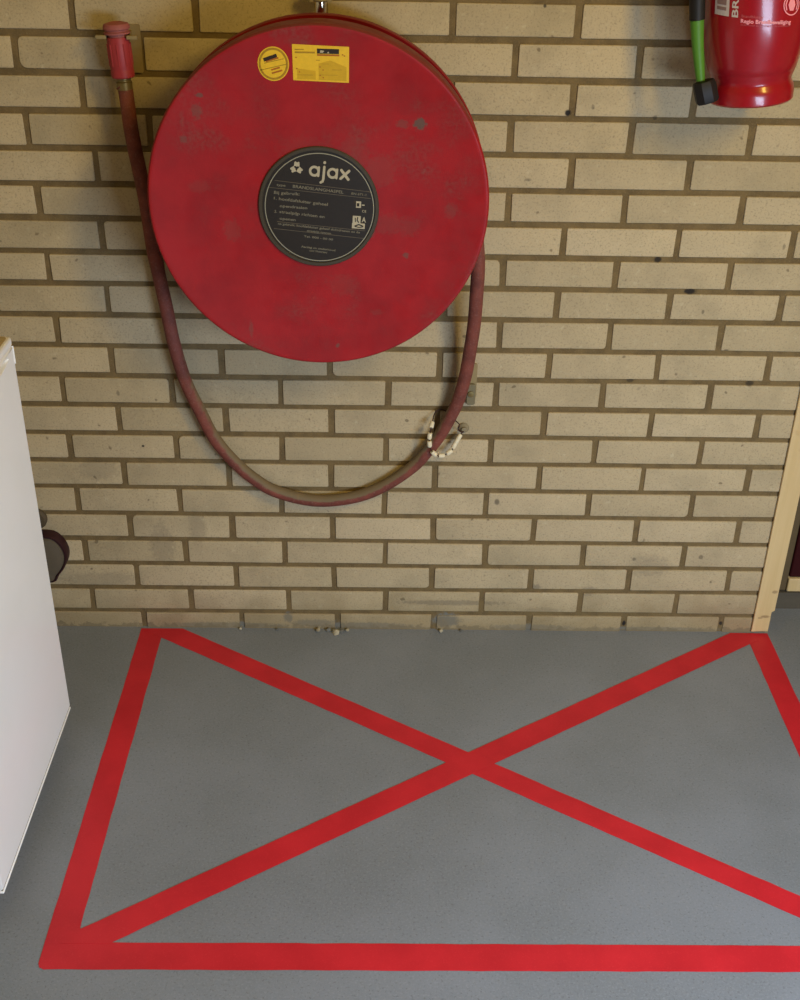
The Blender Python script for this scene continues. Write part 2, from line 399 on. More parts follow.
for c in sorted(k for k in bed if k < 20):
    zt, zb = bed[c], bed[c + 1]
    if zt > TOP + .05: continue
    known = head.get(c, {}); half = .5 if c % 2 else 0.0
    us = [k + half for k in range(-5, 16)]
    xs = []
    for u in us:
        if u in known: xs.append(known[u])
        elif known:
            kk = sorted(known, key=lambda q: abs(q - u))[0]; xs.append(u * .22 + known[kk] - kk * .22 + random.uniform(-.002, .002))
        else: xs.append(u * .22 + random.uniform(-.004, .004))
    for x0, x1 in zip(xs, xs[1:]):
        x0, x1 = max(x0, LEFT), min(x1, RIGHT)
        if x1 <= x0: continue
        if (zt + zb) / 2 < DOOR_H:
            if x0 < XR < x1 or XR <= x0 < XE:
                if x0 < XR - .02: brick(x0, XR + GAP, zb, zt)
                if x1 > XE + .02: brick(XE - GAP, x1, zb, zt)
                continue
            if x0 < XE < x1: brick(XE - GAP, x1, zb, zt); continue
        brick(x0, x1, zb, zt)
nb = len(bm.faces)
MR = .0032
box(bm, LEFT, XR, MR, .30, -.05, TOP)
box(bm, XE, RIGHT, MR, .30, -.05, TOP)
box(bm, XR, XE, MR, .30, DOOR_H, TOP)
bm.faces.ensure_lookup_table()
for f in bm.faces[nb:]: f.material_index = 1
struct('wall_back', bm, [M_BRICK, M_MORTAR])

bm = bmesh.new(); box(bm, LEFT, RIGHT, FRONT, .32, -.06, 0); struct('floor', bm, M_FLOOR, smooth=False)
bm = bmesh.new(); box(bm, LEFT - .1, LEFT, FRONT, .3, -.05, TOP); struct('wall_left', bm, M_PLASTER, smooth=False)
bm = bmesh.new(); box(bm, RIGHT, RIGHT + .1, FRONT, .3, -.05, TOP); struct('wall_right', bm, M_PLASTER, smooth=False)
bm = bmesh.new(); box(bm, LEFT - .1, RIGHT + .1, FRONT, .3, TOP, TOP + .1); struct('ceiling', bm, M_PLASTER, smooth=False)

# doorway at the right: pine casing lath, concrete kerb, pine sill, maroon door
bm = bmesh.new()
out = [(1.5030, .007), (1.5410, .009), (1.5408, .062), (1.5470, .066), (1.5465, 2.1), (1.5000, 2.1)]
prism(bm, out, lambda u, v, d: (u, -.0008 - d, v), .0065)
struct('trim_1', bm, M_PINE, bevel=.0012)
bm = bmesh.new(); box(bm, XR + .001, XE - .001, .094, .26, 0, .046)
bmesh.ops.subdivide_edges(bm, edges=bm.edges, cuts=6, use_grid_fill=True)
for v in bm.verts: v.co += Vector((0, random.uniform(0, .003), random.uniform(-.002, .002) if v.co.z > .02 else 0))
struct('trim_2', bm, M_KERB)
bm = bmesh.new(); box(bm, XR + .062, XE - .002, .0945, .2, .0490, .0855); struct('trim_3', bm, M_PINE, bevel=.003)
bm = bmesh.new(); box(bm, XR + .001, XR + .0615, .100, .2, .0490, DOOR_H - .01); struct('trim_4', bm, flat('weathered_door_jamb', lin(92, 76, 50), .8), bevel=.003)
bm = bmesh.new(); box(bm, XR + .063, XE - .004, .100, .150, .0862, DOOR_H - .02)
dr = struct('door_1', bm, M_MAROON, bevel=.004)
bm = bmesh.new()
for a, b in ((.25, .95), (1.1, 1.9)): box(bm, XR + .17, XE - .11, .091, .0995, a, b)
obj('panel', bm, M_MAROON, dr, bevel=.006)

# ------------------------------------------------------------------ floor tape
def strip(label, p, q, w, z, ends=(None, None), extra=()):
    """tape from p to q; ends may override the corner pairs"""
    p, q = Vector(p), Vector(q); t = (q - p).normalized(); n = Vector((-t.y, t.x)) * w / 2
    a = ends[0] or [p + n, p - n]; b = ends[1] or [q + n, q - n]
    a = [Vector(v) for v in a]; b = [Vector(v) for v in b]
    N = 60; bm = bmesh.new(); rows = []
    for i in range(N + 1):
        k = i / N; wob = 0.0006
        l = a[0].lerp(b[0], k); r = a[1].lerp(b[1], k)
        if 0 < i < N: l = l + n.normalized() * random.uniform(-wob, wob); r = r + n.normalized() * random.uniform(-wob, wob)
        rows.append([bm.verts.new((l.x, l.y, z)), bm.verts.new((l.x, l.y, z + .0005)), bm.verts.new((r.x, r.y, z + .0005)), bm.verts.new((r.x, r.y, z))])
    for u, v in zip(rows, rows[1:]):
        for k in range(4): bm.faces.new((u[k], u[(k + 1) % 4], v[(k + 1) % 4], v[k]))
    bm.faces.new(rows[0]); bm.faces.new(rows[-1][::-1])
    for tri in extra:
        prism(bm, tri, lambda u, v, d: (u, v, z + d), .0005)
    o = obj('floor_tape', bm, M_TAPE)
    return tag(o, label, 'tape', 'red tape strips marking the keep-clear box')
W = .051
def tape(label, pts, z):
    """straight-edged tape piece from its outline, long edges subdivided and slightly uneven"""
    out = []
    for (x0, y0), (x1, y1) in zip(pts, pts[1:] + pts[:1]):
        n = max(1, int(math.hypot(x1 - x0, y1 - y0) / .03))
        for k in range(n):
            w = .0006 if k else 0
            out.append((x0 + (x1 - x0) * k / n + random.uniform(-w, w), y0 + (y1 - y0) * k / n + random.uniform(-w, w)))
    bm = bmesh.new(); prism(bm, out, lambda u, v, d: (u, v, z + d), .0003)
    return tag(obj('floor_tape', bm, M_TAPE), label, 'tape', 'red tape strips marking the keep-clear box')
tape('red floor tape edge strip beside the white refrigerator', [(.1043, -.006), (.1553, -.006), (.1553, -.8335), (.1043, -.8335)], .0002)
tape('red floor tape edge strip ending at the pine door casing', [(1.491, -.004), (1.542, -.004), (1.542, -.92), (1.491, -.92)], .0002)
tape('red floor tape strip running parallel to the wall nearest the viewer', [(.1043, -.8330), (.1555, -.8325), (.1575, -.8705), (1.542, -.8705), (1.542, -.9218), (.12, -.9230), (.1165, -.9235), (.1085, -.920), (.1048, -.912)], .0006)
tape('red floor tape diagonal crossing under the other, from the refrigerator side at the wall', [(.1300, -.0062), (.1300, -.0239), (1.458, -.869), (1.49, -.834), (.1990, -.0062)], .0006)
tape('red floor tape diagonal lying on top, from the pine casing to the near corner', [(1.457, -.0045), (.1300, -.8615), (.1300, -.8730), (.2105, -.8730), (1.512, -.0325), (1.512, -.0045)], .0010)

# crumbs of mortar at the foot of the wall
crumb = [(.508, .006, .008, 0), (.532, .004, .006, 1), (.549, .010, .009, 0), (.562, .007, .007, 1), (.575, .005, .005, 0), (.415, .004, .004, 1), (.79, .005, .006, 0), (.835, .004, .004, 1), (.33, .003, .004, 0)]
crl = ['pale mortar crumb at the wall foot below the hose reel', 'small grey crumb beside pale mortar crumbs below the hose reel']
for i, (x, dy, s, k) in enumerate(crumb):
    bm = bmesh.new(); bmesh.ops.create_icosphere(bm, subdivisions=1, radius=s)
    for v in bm.verts: v.co *= random.uniform(.55, 1.2); v.co.z *= .8
    zmin = min(v.co.z for v in bm.verts)
    for v in bm.verts: v.co = Vector((v.co.x + x, v.co.y - dy - s, v.co.z - zmin + .0001))
    tag(obj('mortar_crumb', bm, [M_CHIP, M_CHIPG][k], smooth=False), crl[k] if i < 5 else ['tiny mortar crumb lying at the foot of the brick wall', 'tiny grey crumb lying at the foot of the brick wall'][k], 'crumb', 'mortar crumbs along the wall foot')

# ------------------------------------------------------------------ hose reel
RC = Vector((.538, 0, 1.0360)); RR = .2905
YF = -.200
reel = thing('hose_reel', 'large red fire hose reel disc mounted on the yellow brick wall', 'fire hose reel', (RC.x, 0, RC.z))
TO_WALL = Matrix.Translation(RC) @ Matrix(((1, 0, 0, 0), (0, 0, 1, 0), (0, -1, 0, 0), (0, 0, 0, 1)))   # local z -> +Y
def rl(prof, name, mat, parent=reel, n=160, **k):
    bm = bmesh.new(); lathe(bm, prof, TO_WALL, n); return obj(name, bm, mat, parent, **k)
# front flange: pressed disc with a rolled edge
rl([(0, YF), (.101, YF), (.2807, YF), (.2838, YF - .0012), (.2871, YF - .0008), (.2895, YF + .002), (RR, YF + .006), (RR - .0005, YF + .058), (RR - .003, YF + .061),
    (RR - .006, YF + .058), (RR - .006, YF + .014), (.27, YF + .008), (0, YF + .008)], 'front_flange', M_REEL)
rl([(.06, -.088), (.27, -.088), (RR - .006, -.094), (RR - .002, -.0965), (RR, -.094), (RR, -.082), (RR - .003, -.080), (.06, -.080), (.06, -.088)], 'back_flange', M_REEL)
rl([(.0, YF + .0085), (.12, YF + .0085), (.12, -.0885), (.0, -.0885)], 'drum', M_REEL, n=64)
bm = bmesh.new(); lathe(bm, [(0, -.0795), (.03, -.0795), (.03, -.012), (.055, -.010), (.055, 0.0), (0, 0.0)], TO_WALL, 48)
obj('axle', bm, M_TAN, reel)
# centre label
hubm = None
bm = bmesh.new(); lathe(bm, [(.1025, YF - .0002), (.1025, YF - .003), (.1010, YF - .0045), (.0965, YF - .0045), (.0955, YF - .0022), (0, YF - .0022), (0, YF - .0002)], Matrix.Translation((0, 0, -.0026)) @ TO_WALL, 128)
hubm = obj('label_disc', bm, [M_HUB, M_LABEL], reel)
for p in hubm.data.polygons:
    if math.hypot(p.center.x, p.center.z + .0026) < .0957: p.material_index = 1
PXL = .0002963
LC = (RC.x + .0012, RC.z - .0036)
def lab(cx, cy, d=0):
    return (LC[0] + (cx - 396) * PXL, YF - .0022 - d, LC[1] - (cy - 378) * PXL)
def lfn(u, v, d): return lab(u, -v, d)           # u right, v up in label units
bm = bmesh.new()
ribbon_strip(bm, [(396 + 311 * math.cos(2 * PI * k / 120), -378 + 311 * math.sin(2 * PI * k / 120)) for k in range(120)], 4.8, lfn, .0004, closed=True)
obj('ring_line', bm, M_LINE, hubm)
rot = math.radians(-6)
bm = bmesh.new()
def turn(pts, c, ang):
    ca, sa = math.cos(ang), math.sin(ang)
    return [(c[0] + x * ca - y * sa, c[1] + x * sa + y * ca) for x, y in pts]
# three-armed emblem
EC = (271, -150)
tri = [(17 * math.cos(math.radians(30 + 120 * k)), 17 * math.sin(math.radians(30 + 120 * k))) for k in range(3)]
for k in range(3):
    a = math.radians(90 + 120 * k) + rot
    prism(bm, turn([(9, -16), (33, -14), (36, -9), (31, 0), (36, 9), (33, 14), (9, 16), (10, 5), (7, 0), (10, -5)], EC, a), lfn, .0005 + .00008 * k)
obj('emblem', bm, M_CREAM, hubm)
# the maker's word in thick round strokes, built letter by letter
bm = bmesh.new()
def word(ox, oy):
    step = [0]
    def put(pts, w, closed=False):
        pts = turn(pts, (ox, oy), rot); step[0] += 1; hh = .0005 + .00006 * step[0]
        if closed: ribbon_strip(bm, pts, w, lfn, hh, True)
        else: prism(bm, ribbon(pts, w), lfn, hh)
    circ = lambda cx, cy, r: [(cx + r * math.cos(2 * PI * k / 28), cy + r * math.sin(2 * PI * k / 28)) for k in range(28)]
    put(circ(33, 30, 24), 14, True); put([(57, 6), (57, 54)], 13)                # a
    put([(87, 60), (87, -8), (84, -22), (74, -29)], 14); put([(87, 84), (87, 85)], 16)   # j
    put(circ(136, 30, 24), 14, True); put([(160, 6), (160, 54)], 13)              # a
    put([(184, 6), (228, 54)], 15); put([(184, 54), (228, 6)], 15)                # x
word(335, -193)
obj('lettering', bm, M_CREAM, hubm)
# rules and small print
bm = bmesh.new()
for (x0, y0, x1, y1) in ((145, 222, 690, 280), (112, 262, 690, 318), (150, 459, 660, 507), (130, 500, 652, 552)):
    prism(bm, [(x0, -y0 - 1.6), (x1, -y1 - 1.6), (x1, -y1 + 1.6), (x0, -y0 + 1.6)], lfn, .0003)
obj('rules', bm, M_FAINT, hubm)
bm = bmesh.new()
for s, x, y, w, hh, r in (('BRANDSLANGHASPEL', 246, 262, 290, 17, -6), ('EN 671-1', 580, 296, 84, 13, -5), ('type', 155, 252, 50, 13, -5), ('Bij gebruik:', 138, 298, 146, 17, -3),
                       ('1.', 136, 330, 16, 15, -6), ('hoofdafsluiter geheel', 165, 334, 280, 17, -6), ('opendraaien', 168, 374, 158, 16, -4), ('2.', 136, 406, 16, 15, -6), ('straalpijp richten en', 165, 408, 260, 17, -6), ('openen', 165, 447, 92, 16, -5),
                       ('na gebruik: hoofdafsluiter geheel dichtdraaien en de', 155, 476, 475, 13, -5.6), ('straalpijp openen', 320, 515, 140, 12, -6), ('Tel. 000 - 00 00', 302, 549, 170, 12, -6), ('Aanleg en onderhoud', 285, 610, 200, 12, -6), ('voor Nederland', 332, 633, 104, 12, -6)):
    text(bm, s, x, -y, w, hh, math.radians(r), lfn, .0004, bold=.012)
obj('lettering', bm, M_GREYP, hubm)
bm = bmesh.new()
for u0, u1, v0, v1 in ((603, 632, 335, 372), (636, 652, 352, 358), (586, 660, 462, 494), (588, 634, 420, 462)):
    prism(bm, turn([(u0 - 620, -v1 + 410), (u1 - 620, -v1 + 410), (u1 - 620, -v0 + 410), (u0 - 620, -v0 + 410)], (620, -410), math.radians(-3)), lfn, .0004)
text(bm, 'A', 638, -455, 24, 30, math.radians(-4), lfn, .0004, bold=.02)
text(bm, 'CE', 640, -398, 24, 14, math.radians(-4), lfn, .0004)
obj('pictogram', bm, M_CREAM, hubm)
bm = bmesh.new()
prism(bm, [(600, -455), (605, -455), (604, -430), (599, -430)], lfn, .0007)
prism(bm, ribbon([(616, -428), (612, -444), (620, -456)], 6), lfn, .0007)
prism(bm, ribbon([(600, -478), (622, -470), (645, -479)], 7), lfn, .0007); prism(bm, ribbon([(600, -481), (622, -486), (645, -483)], 5), lfn, .0008)
prism(bm, [(610, -364), (625, -364), (625, -345), (610, -345)], lfn, .0006)
obj('pictogram_mark', bm, M_LABEL, hubm)

# yellow stickers on the flange
S = .001600
def px_face(x, y, d=0):
    return (.4697 + (x - 273.5) * S, YF - d, 1.2644 - (y - 64) * S * 1.005)
def sfn(u, v, d): return px_face(u, -v, .0001 + d)
bm = bmesh.new(); prism(bm, [(273.3 + 15.7 * math.cos(2 * PI * k / 48), -64 + 16.3 * math.sin(2 * PI * k / 48)) for k in range(48)], sfn, .0004)
st = obj('round_sticker', bm, M_YEL, reel); st['label'] = 'round yellow inspection sticker'
bm = bmesh.new(); ribbon_strip(bm, [(273.3 + 13.7 * math.cos(2 * PI * k / 48), -64 + 14.2 * math.sin(2 * PI * k / 48)) for k in range(48)], 2.0, lambda u, v, d: sfn(u, v, .0004 + d), .0002, True)
for y, x0, x1 in ((67.2, 259.5, 287), (61.5, 264, 284)): prism(bm, turn([(x0 - 273, -.35), (x1 - 273, -.35), (x1 - 273, .35), (x0 - 273, .35)], (273, -y), math.radians(13)), lambda u, v, d: sfn(u, v, .0004 + d), .0002)
obj('border_print', bm, M_YELT, st)
up = lambda u, v, d: sfn(u, v, .0005 + d)
bm = bmesh.new(); prism(bm, turn([(-7, -1.7), (7, -1.7), (7, 1.7), (-7, 1.7)], (270.3, -58.2), math.radians(19)), up, .0002); obj('print_block', bm, M_DARKP, st)
bm = bmesh.new()
for x, y, w in ((271, 69.8, 9), (271.5, 73, 11), (266, 61.8, 13)):
    prism(bm, turn([(0, -.75), (w, -.75), (w, .75), (0, .75)], (x, -y), math.radians(16)), up, .0002)
for k in range(14):
    a = k * 2 * PI / 14 + .2; prism(bm, [(273.3 + 13.7 * math.cos(a) + .6 * math.cos(t), -64 + 14.2 * math.sin(a) + .6 * math.sin(t)) for t in (0, 1.57, 3.14, 4.71)], up, .0004)
obj('print_line', bm, M_ORNG, st)
bm = bmesh.new(); prism(bm, [(292.8, -79.3), (348.8, -81.0), (349.2, -46.9), (292.4, -45.1)], sfn, .0004)
st = obj('rectangular_sticker', bm, M_YEL, reel); st['label'] = 'rectangular yellow maintenance sticker'
bm = bmesh.new()
prism(bm, [(297, -78), (315.5, -78.4), (315.5, -70), (297, -68)], up, .0001); prism(bm, [(318.5, -78.6), (346.5, -79.4), (346.5, -66), (330, -60), (318.5, -63)], up, .0001)
obj('print_field', bm, M_YELD, st)
bm = bmesh.new()
for x, y, w, t in ((295, 53.5, 20, 1.6), (295, 50.5, 9, 1.0), (297, 74.3, 16, .5), (320, 74, 18, .4), (316, 60.2, 4, .6), (332, 69, 10, .4), (322, 63.5, 7, .4)):
    prism(bm, [(x, -y), (x + w, -y), (x + w, -y + t), (x, -y + t)], up, .0002)
obj('print_line', bm, M_YELT, st)
bm = bmesh.new(); prism(bm, [(317.2, -53.6), (339, -53.8), (339.3, -49.2), (317.2, -48.9)], up, .0002); obj('print_block', bm, M_DARKP, st)
bm = bmesh.new(); prism(bm, [(320, -52.8), (323, -52.8), (324.5, -51), (320.5, -50.4)], lambda u, v, d: up(u, v, .0002 + d), .0002); prism(bm, [(327, -53.2), (329.5, -53.2), (328.4, -51.5)], lambda u, v, d: up(u, v, .0002 + d), .0002); obj('print_highlight', bm, M_CREAM, st)
bm = bmesh.new(); prism(bm, [(317.2, -55.7), (339.4, -55.9), (339.4, -54.3), (317.2, -54.1)], up, .0002)
obj('print_rule', bm, M_ORNG, st); bm = bmesh.new()
for x, y in ((342, 54.4), (343.8, 55.5), (295.5, 57.5), (298.5, 71.2), (296, 68), (319.3, 66.2), (322.3, 69), (319.3, 74.2), (322.3, 76.3)): prism(bm, [(x, -y - .6), (x + 1.4, -y - .6), (x + 1.4, -y + .5), (x, -y + .5)], up, .0002)
obj('print_mark', bm, M_ORNG, st)

# ------------------------------------------------------------------ hose
hose = thing('fire_hose', 'dusty dark red hose hanging in a loop under the reel with red nozzle', 'fire hose', tuple(HOSE[0]))
HR = .0130
P = [Vector(p) for p in HOSE]
# last stretch climbs onto the coil between the flanges
ang0 = math.atan2(P[-1].z - RC.z, P[-1].x - RC.x)
YC = -.118; R0 = .236
for k in range(1, 6):
    a = ang0 + .16 * k; f = k / 5
    r = (P[-1 - 0].xz - RC.xz).length if k == 1 else None
    rr = .290 + (R0 - .290) * f if k < 5 else R0
    P.append(Vector((RC.x + rr * math.cos(a), YC + (.107 - .118) * 0, RC.z + rr * math.sin(a)))) if k > 1 else None
bm = bmesh.new(); tube(bm, spline(P, 8), HR, 24); obj('hose', bm, M_HOSE, hose)
bm = bmesh.new()
coil = []
for k in range(0, 64 * 3 + 1):
    a = 2 * PI * k / 64 + 1.0; turnk = k / 64
    coil.append((RC.x + R0 * math.cos(a), -.124 + .0 - .0 * turnk if False else -.105 - .0295 * min(max(turnk - .5, 0), 2) / 2 * 1.0, RC.z + R0 * math.sin(a)))
tube(bm, coil, .0138, 12)
obj('coil', bm, M_HOSE, hose)
# nozzle: axis follows the hose end
A0 = Vector((.1953, -.05, 1.2125)); A1 = Vector((.1912, -.05, 1.2965)); ax = (A1 - A0).normalized(); F = frame(A0, ax)
bm = bmesh.new(); lathe(bm, [(0, 0), (.0185, 0), (.0200, .002), (.0202, .010), (.0196, .012), (.0196, .016), (.0200, .018), (.0192, .060), (.0184, .066), (0, .066)], F, 40)
for k in range(10):
    a = 2 * PI * k / 10; c = F @ Vector((.0192 * math.cos(a), .0192 * math.sin(a), .038)); 
    tube(bm, [F @ Vector((.0193 * math.cos(a), .0193 * math.sin(a), hh)) for hh in (.020, .030, .045, .056)], .0016, 6)
nz = obj('nozzle', bm, M_NOZ, hose)
bm = bmesh.new(); lathe(bm, [(0, .066), (.0165, .066), (.0165, .070), (.0222, .071), (.0225, .074), (.0200, .0755), (.0200, .0775), (.0228, .079), (.0228, .083), (.0205, .087), (.012, .0895), (.010, .088), (0, .087)], F, 40)
obj('nozzle_cap', bm, M_NOZC, nz)
bm = bmesh.new(); lathe(bm, [(0, -.020), (.0135, -.020), (.0140, -.008), (.0118, -.006), (.0118, -.004), (.0128, -.003), (.0128, 0), (0, 0)], F, 32); obj('coupling', bm, M_BRASS, hose)

# clip that holds the nozzle on the wall
clip = thing('nozzle_clip', 'dull tan metal wall clip holding the red hose nozzle', 'bracket', (.212, 0, 1.25))
bm = bmesh.new(); prism(bm, rrect(.196, .222, 1.212, 1.292, .003), lambda u, v, d: (u, -.0005 - d, v), .003); obj('back_plate', bm, M_TAN, clip)
bm = bmesh.new()
ring = [(.1925 + .0225 * math.cos(a), -.05 + .0225 * math.sin(a)) for a in [math.radians(-55 + 290 * k / 30 + 0) for k in range(31)]]
ring = [(x, y) for x, y in ring]
def arc_band(z0, z1, t=.0016):
    rows = []
    for k in range(31):
        a = math.radians(-30 + 240 * k / 30)
        c, s = math.cos(a), math.sin(a)
        rows.append([bm.verts.new((.1922 + r * c, -.05 + r * s, z)) for r, z in ((.0206, z0), (.0206, z1), (.0206 + t, z1), (.0206 + t, z0))])
    for u, v in zip(rows, rows[1:]):
        for q in range(4): bm.faces.new((u[q], u[(q + 1) % 4], v[(q + 1) % 4], v[q]))
    bm.faces.new(rows[0]); bm.faces.new(rows[-1][::-1])
arc_band(1.2765, 1.2825)
box(bm, .2100, .2275, -.066, -.058, 1.2765, 1.2825); box(bm, .1575, .1752, -.066, -.058, 1.2765, 1.2825)
box(bm, .199, .208, -.0305, -.003, 1.2765, 1.2825)
obj('spring_jaw', bm, M_TAN, clip, bevel=.0006)

# ------------------------------------------------------------------ wall fittings
pipe = thing('water_pipe', 'bright metal supply pipe rising behind the top of the hose reel', 'pipe', (.538, -.036, 1.04))
bm = bmesh.new(); tube(bm, [(.538, -.036, 1.07), (.538, -.036, 1.2), (.538, -.036, 2.60)], .0105, 28); obj('pipe', bm, M_CHROME, pipe)
bm = bmesh.new()
lathe(bm, [(.0108, 1.338), (.0150, 1.340), (.0150, 1.352), (.0108, 1.354)], Matrix.Translation((.538, -.036, 0)), 28)
box(bm, .520, .5275, -.045, -.028, 1.338, 1.353); box(bm, .5485, .557, -.045, -.028, 1.338, 1.353); box(bm, .532, .544, -.0215, -.001, 1.340, 1.352)
obj('pipe_clip', bm, M_TAN, pipe)
bm = bmesh.new(); lathe(bm, [(.0108, 1.075), (.020, 1.075), (.020, 1.10), (.016, 1.104), (.0108, 1.104)], Matrix.Translation((.538, -.036, 0)), 6); obj('union_nut', bm, M_BRASS, pipe)

plate = thing('wall_plate', 'small tan metal plate on the bricks behind the hose below the reel', 'bracket', (.829, 0, .617))
bm = bmesh.new(); prism(bm, rrect(.8185, .8405, .588, .664, .004), lambda u, v, d: (u, -.0008 - d, v), .004); obj('plate', bm, M_TAN, plate)
bm = bmesh.new(); prism(bm, rrect(.8205, .8385, .5755, .6215, .005), lambda u, v, d: (u, -.0049 - d, v), .007); obj('housing', bm, M_PLATE, plate, bevel=.0015)
bm = bmesh.new(); lathe(bm, [(.006, 0), (.006, .003), (.0035, .0035), (0, .0035)], frame((.829, -.012, .601), (0, -1, 0)), 20); obj('screw', bm, M_BRASS, plate)

loop = thing('beaded_loop', 'ivory beaded wire loop looped around the hanging red hose', 'loop', (.8189, 0, .5178))
bm = bmesh.new(); M0 = frame((.819, -.0008, .5195), (0, -1, 0))
lathe(bm, [(0, 0), (.0105, 0), (.0112, .003), (.0092, .006), (.006, .008), (.0055, .013), (.003, .014), (0, .014)], M0, 18); obj('wall_plug', bm, M_PLUG, loop)
wire_pts = [(.8189, -.013, .5165), (.8125, -.020, .5182), (.8062, -.022, .5255), (.8080, -.021, .5355), (.7995, -.015, .5425), (.783, -.0055, .556), (.768, -.0055, .5625), (.757, -.012, .556),
            (.7520, -.030, .5445), (.7478, -.0435, .5290), (.7465, -.0455, .5130), (.7490, -.0455, .4935), (.7600, -.043, .4770), (.7765, -.037, .4725), (.7925, -.031, .4800), (.8000, -.027, .4925), (.8068, -.023, .5045), (.8135, -.018, .5140), (.8189, -.013, .5165)]
sp = spline(wire_pts, 8)
bm = bmesh.new(); tube(bm, sp, .0011, 8); obj('wire', bm, M_WIRE, loop)
base_bm = bmesh.new(); lathe(base_bm, [(.0012, -.0068), (.0040, -.0066), (.0048, -.0050), (.0049, .0), (.0048, .0050), (.0040, .0066), (.0012, .0068)], n=18)
b0 = obj('bead', base_bm, M_BEAD, loop, local=True)
def bead_at(o, p, d):
    o.rotation_mode = 'QUATERNION'; o.rotation_quaternion = Vector(d).to_track_quat('Z', 'Y'); o.location = Vector(p) - origin(loop)
first = True
for ip in (8.35, 9.5, 10.6, 11.75, 12.75, 13.8, 14.9, 15.55, 16.3):
    i = int(ip * 8); p = sp[i]; d = sp[i + 1] - sp[i - 1]
    o = b0 if first else b0.copy()
    if not first: COL.objects.link(o); o.parent = loop
    first = False; bead_at(o, p, d)

# grey fittings low on the wall behind the refrigerator
knob = thing('round_knob', 'small round dull knob on bricks half hidden by the refrigerator', 'knob', (-.0925, 0, .296))
bm = bmesh.new(); lathe(bm, [(.012, 0), (.012, .008), (0, .008)], frame((-.0925, -.0008, .296), (0, -1, 0)), 24); obj('spindle', bm, M_BRASS, knob)
bm = bmesh.new(); lathe(bm, [(0, .008), (.022, .008), (.0245, .011), (.0245, .017), (.020, .022), (0, .024)], frame((-.0925, -.0008, .296), (0, -1, 0)), 32); obj('cap', bm, M_PLATE2, knob)
sock = thing('socket_outlet', 'grey round-topped socket housing with dark rim behind the refrigerator', 'socket', (-.1, 0, .19))
half = [tuple(p) for p in SOCK]; cx = -.1
outl = half + [(2 * cx - x, z) for x, z in half[::-1]]
outl = [(v.x, v.z) for v in spline([(x, 0, z) for x, z in outl], 4)]
cz = .185
def inset(k): return [(cx + (x - cx) * k, cz + (z - cz) * k) for x, z in outl]
bm = bmesh.new(); n = len(outl); rows = []
for k, dep in ((1, .001), (1, .022), (.97, .026), (.92, .0265), (.90, .024)): rows.append([bm.verts.new((x, -dep, z)) for x, z in inset(k)])
for a, b in zip(rows, rows[1:]):
    for i in range(n): bm.faces.new((a[i], a[(i + 1) % n], b[(i + 1) % n], b[i]))
bm.faces.new(rows[0][::-1]); bm.faces.new(rows[-1])
obj('rim', bm, M_SOCKR, sock)
bm = bmesh.new(); rows = []
for k, dep in ((.895, .0242), (.87, .029), (.65, .034), (.3, .036)): rows.append([bm.verts.new((x, -dep, z)) for x, z in inset(k)])
for a, b in zip(rows, rows[1:]):
    for i in range(n): bm.faces.new((a[i], a[(i + 1) % n], b[(i + 1) % n], b[i]))
bm.faces.new(rows[0][::-1]); bm.faces.new(rows[-1])
obj('cover', bm, M_SOCK, sock)

# ------------------------------------------------------------------ fire extinguisher
EX = Vector((1.269, -.115, 1.205)); ext = thing('fire_extinguisher', 'red fire extinguisher hanging on the brick wall beside the hose reel', 'fire extinguisher', tuple(EX))
ext.rotation_euler = (0, math.radians(-6), 0)
BR = .0845
bm = bmesh.new()
lathe(bm, [(0, .012), (.056, .012), (.060, .003), (.0670, 0), (.0700, .003), (.0706, .018), (.0690, .026), (.0660, .031), (.0650, .035), (.0668, .041), (.0698, .048), (.0708, .0515), (.0718, .0525), (.0745, .064), (.0792, .085), (.0826, .108), (BR, .135), (BR, .44),
           (.079, .458), (.070, .478), (.052, .494), (.03, .502), (.022, .505), (.022, .515), (0, .515)], n=96)
body = obj('cylinder', bm, M_RED, ext, local=True)
def cyl(u, v, d, off=0):
    a = u / BR - PI / 2
    r = BR + .0004 + d; v -= .10 * u
    if v < .135: r = BR - (.135 - v) ** 1.6 * .9 + .0006 + d
    return (r * math.cos(a), r * math.sin(a), v)
bm = bmesh.new(); text(bm, 'Brandblusser', -.043, .1400, .034, .0042, 0, cyl, .0004); obj('lettering', bm, flat('dull_pink_print', lin(200, 90, 92), .5), body, local=True)
bm = bmesh.new(); text(bm, 'Regio Brandbeveiliging', -.0440, .1320, .081, .0058, 0, cyl, .0004, bold=.03); obj('lettering', bm, M_PINKP, body, local=True)
bm = bmesh.new(); text(bm, 'onderhoud en keuring van brandblussers', -.0440, .1280, .081, .0025, 0, cyl, .0004); obj('lettering', bm, flat('faded_pink_print', lin(190, 90, 96), .5), body, local=True)
bm = bmesh.new(); 
ribbon_strip(bm, [(.037 + .0150 * math.cos(2 * PI * k / 40), .160 + .0150 * math.sin(2 * PI * k / 40)) for k in range(40)], .0018, cyl, .0004, True)
prism(bm, [(.037 + .007 * math.cos(2 * PI * k / 6), .160 + .010 * math.sin(2 * PI * k / 6)) for k in range(6)], cyl, .0004)
for s in (-1, 1): prism(bm, ribbon([(.037 + s * .0095, .153), (.037 + s * .0115, .160), (.037 + s * .0095, .167)], .002), cyl, .0004)
obj('emblem', bm, M_PINKP, body, local=True)
bm = bmesh.new()
def grid_patch(u0, u1, v0, v1, h=.0003, nu=10, nv=6):
    g = [[bm.verts.new(cyl(u0 + (u1 - u0) * i / nu, v0 + (v1 - v0) * k / nv, h)) for i in range(nu + 1)] for k in range(nv + 1)]
    for k in range(nv):
        for i in range(nu): bm.faces.new((g[k][i], g[k][i + 1], g[k + 1][i + 1], g[k + 1][i]))
grid_patch(-.0920, -.0640, .1390, .30); lb = obj('label', bm, M_SILV, body, local=True)
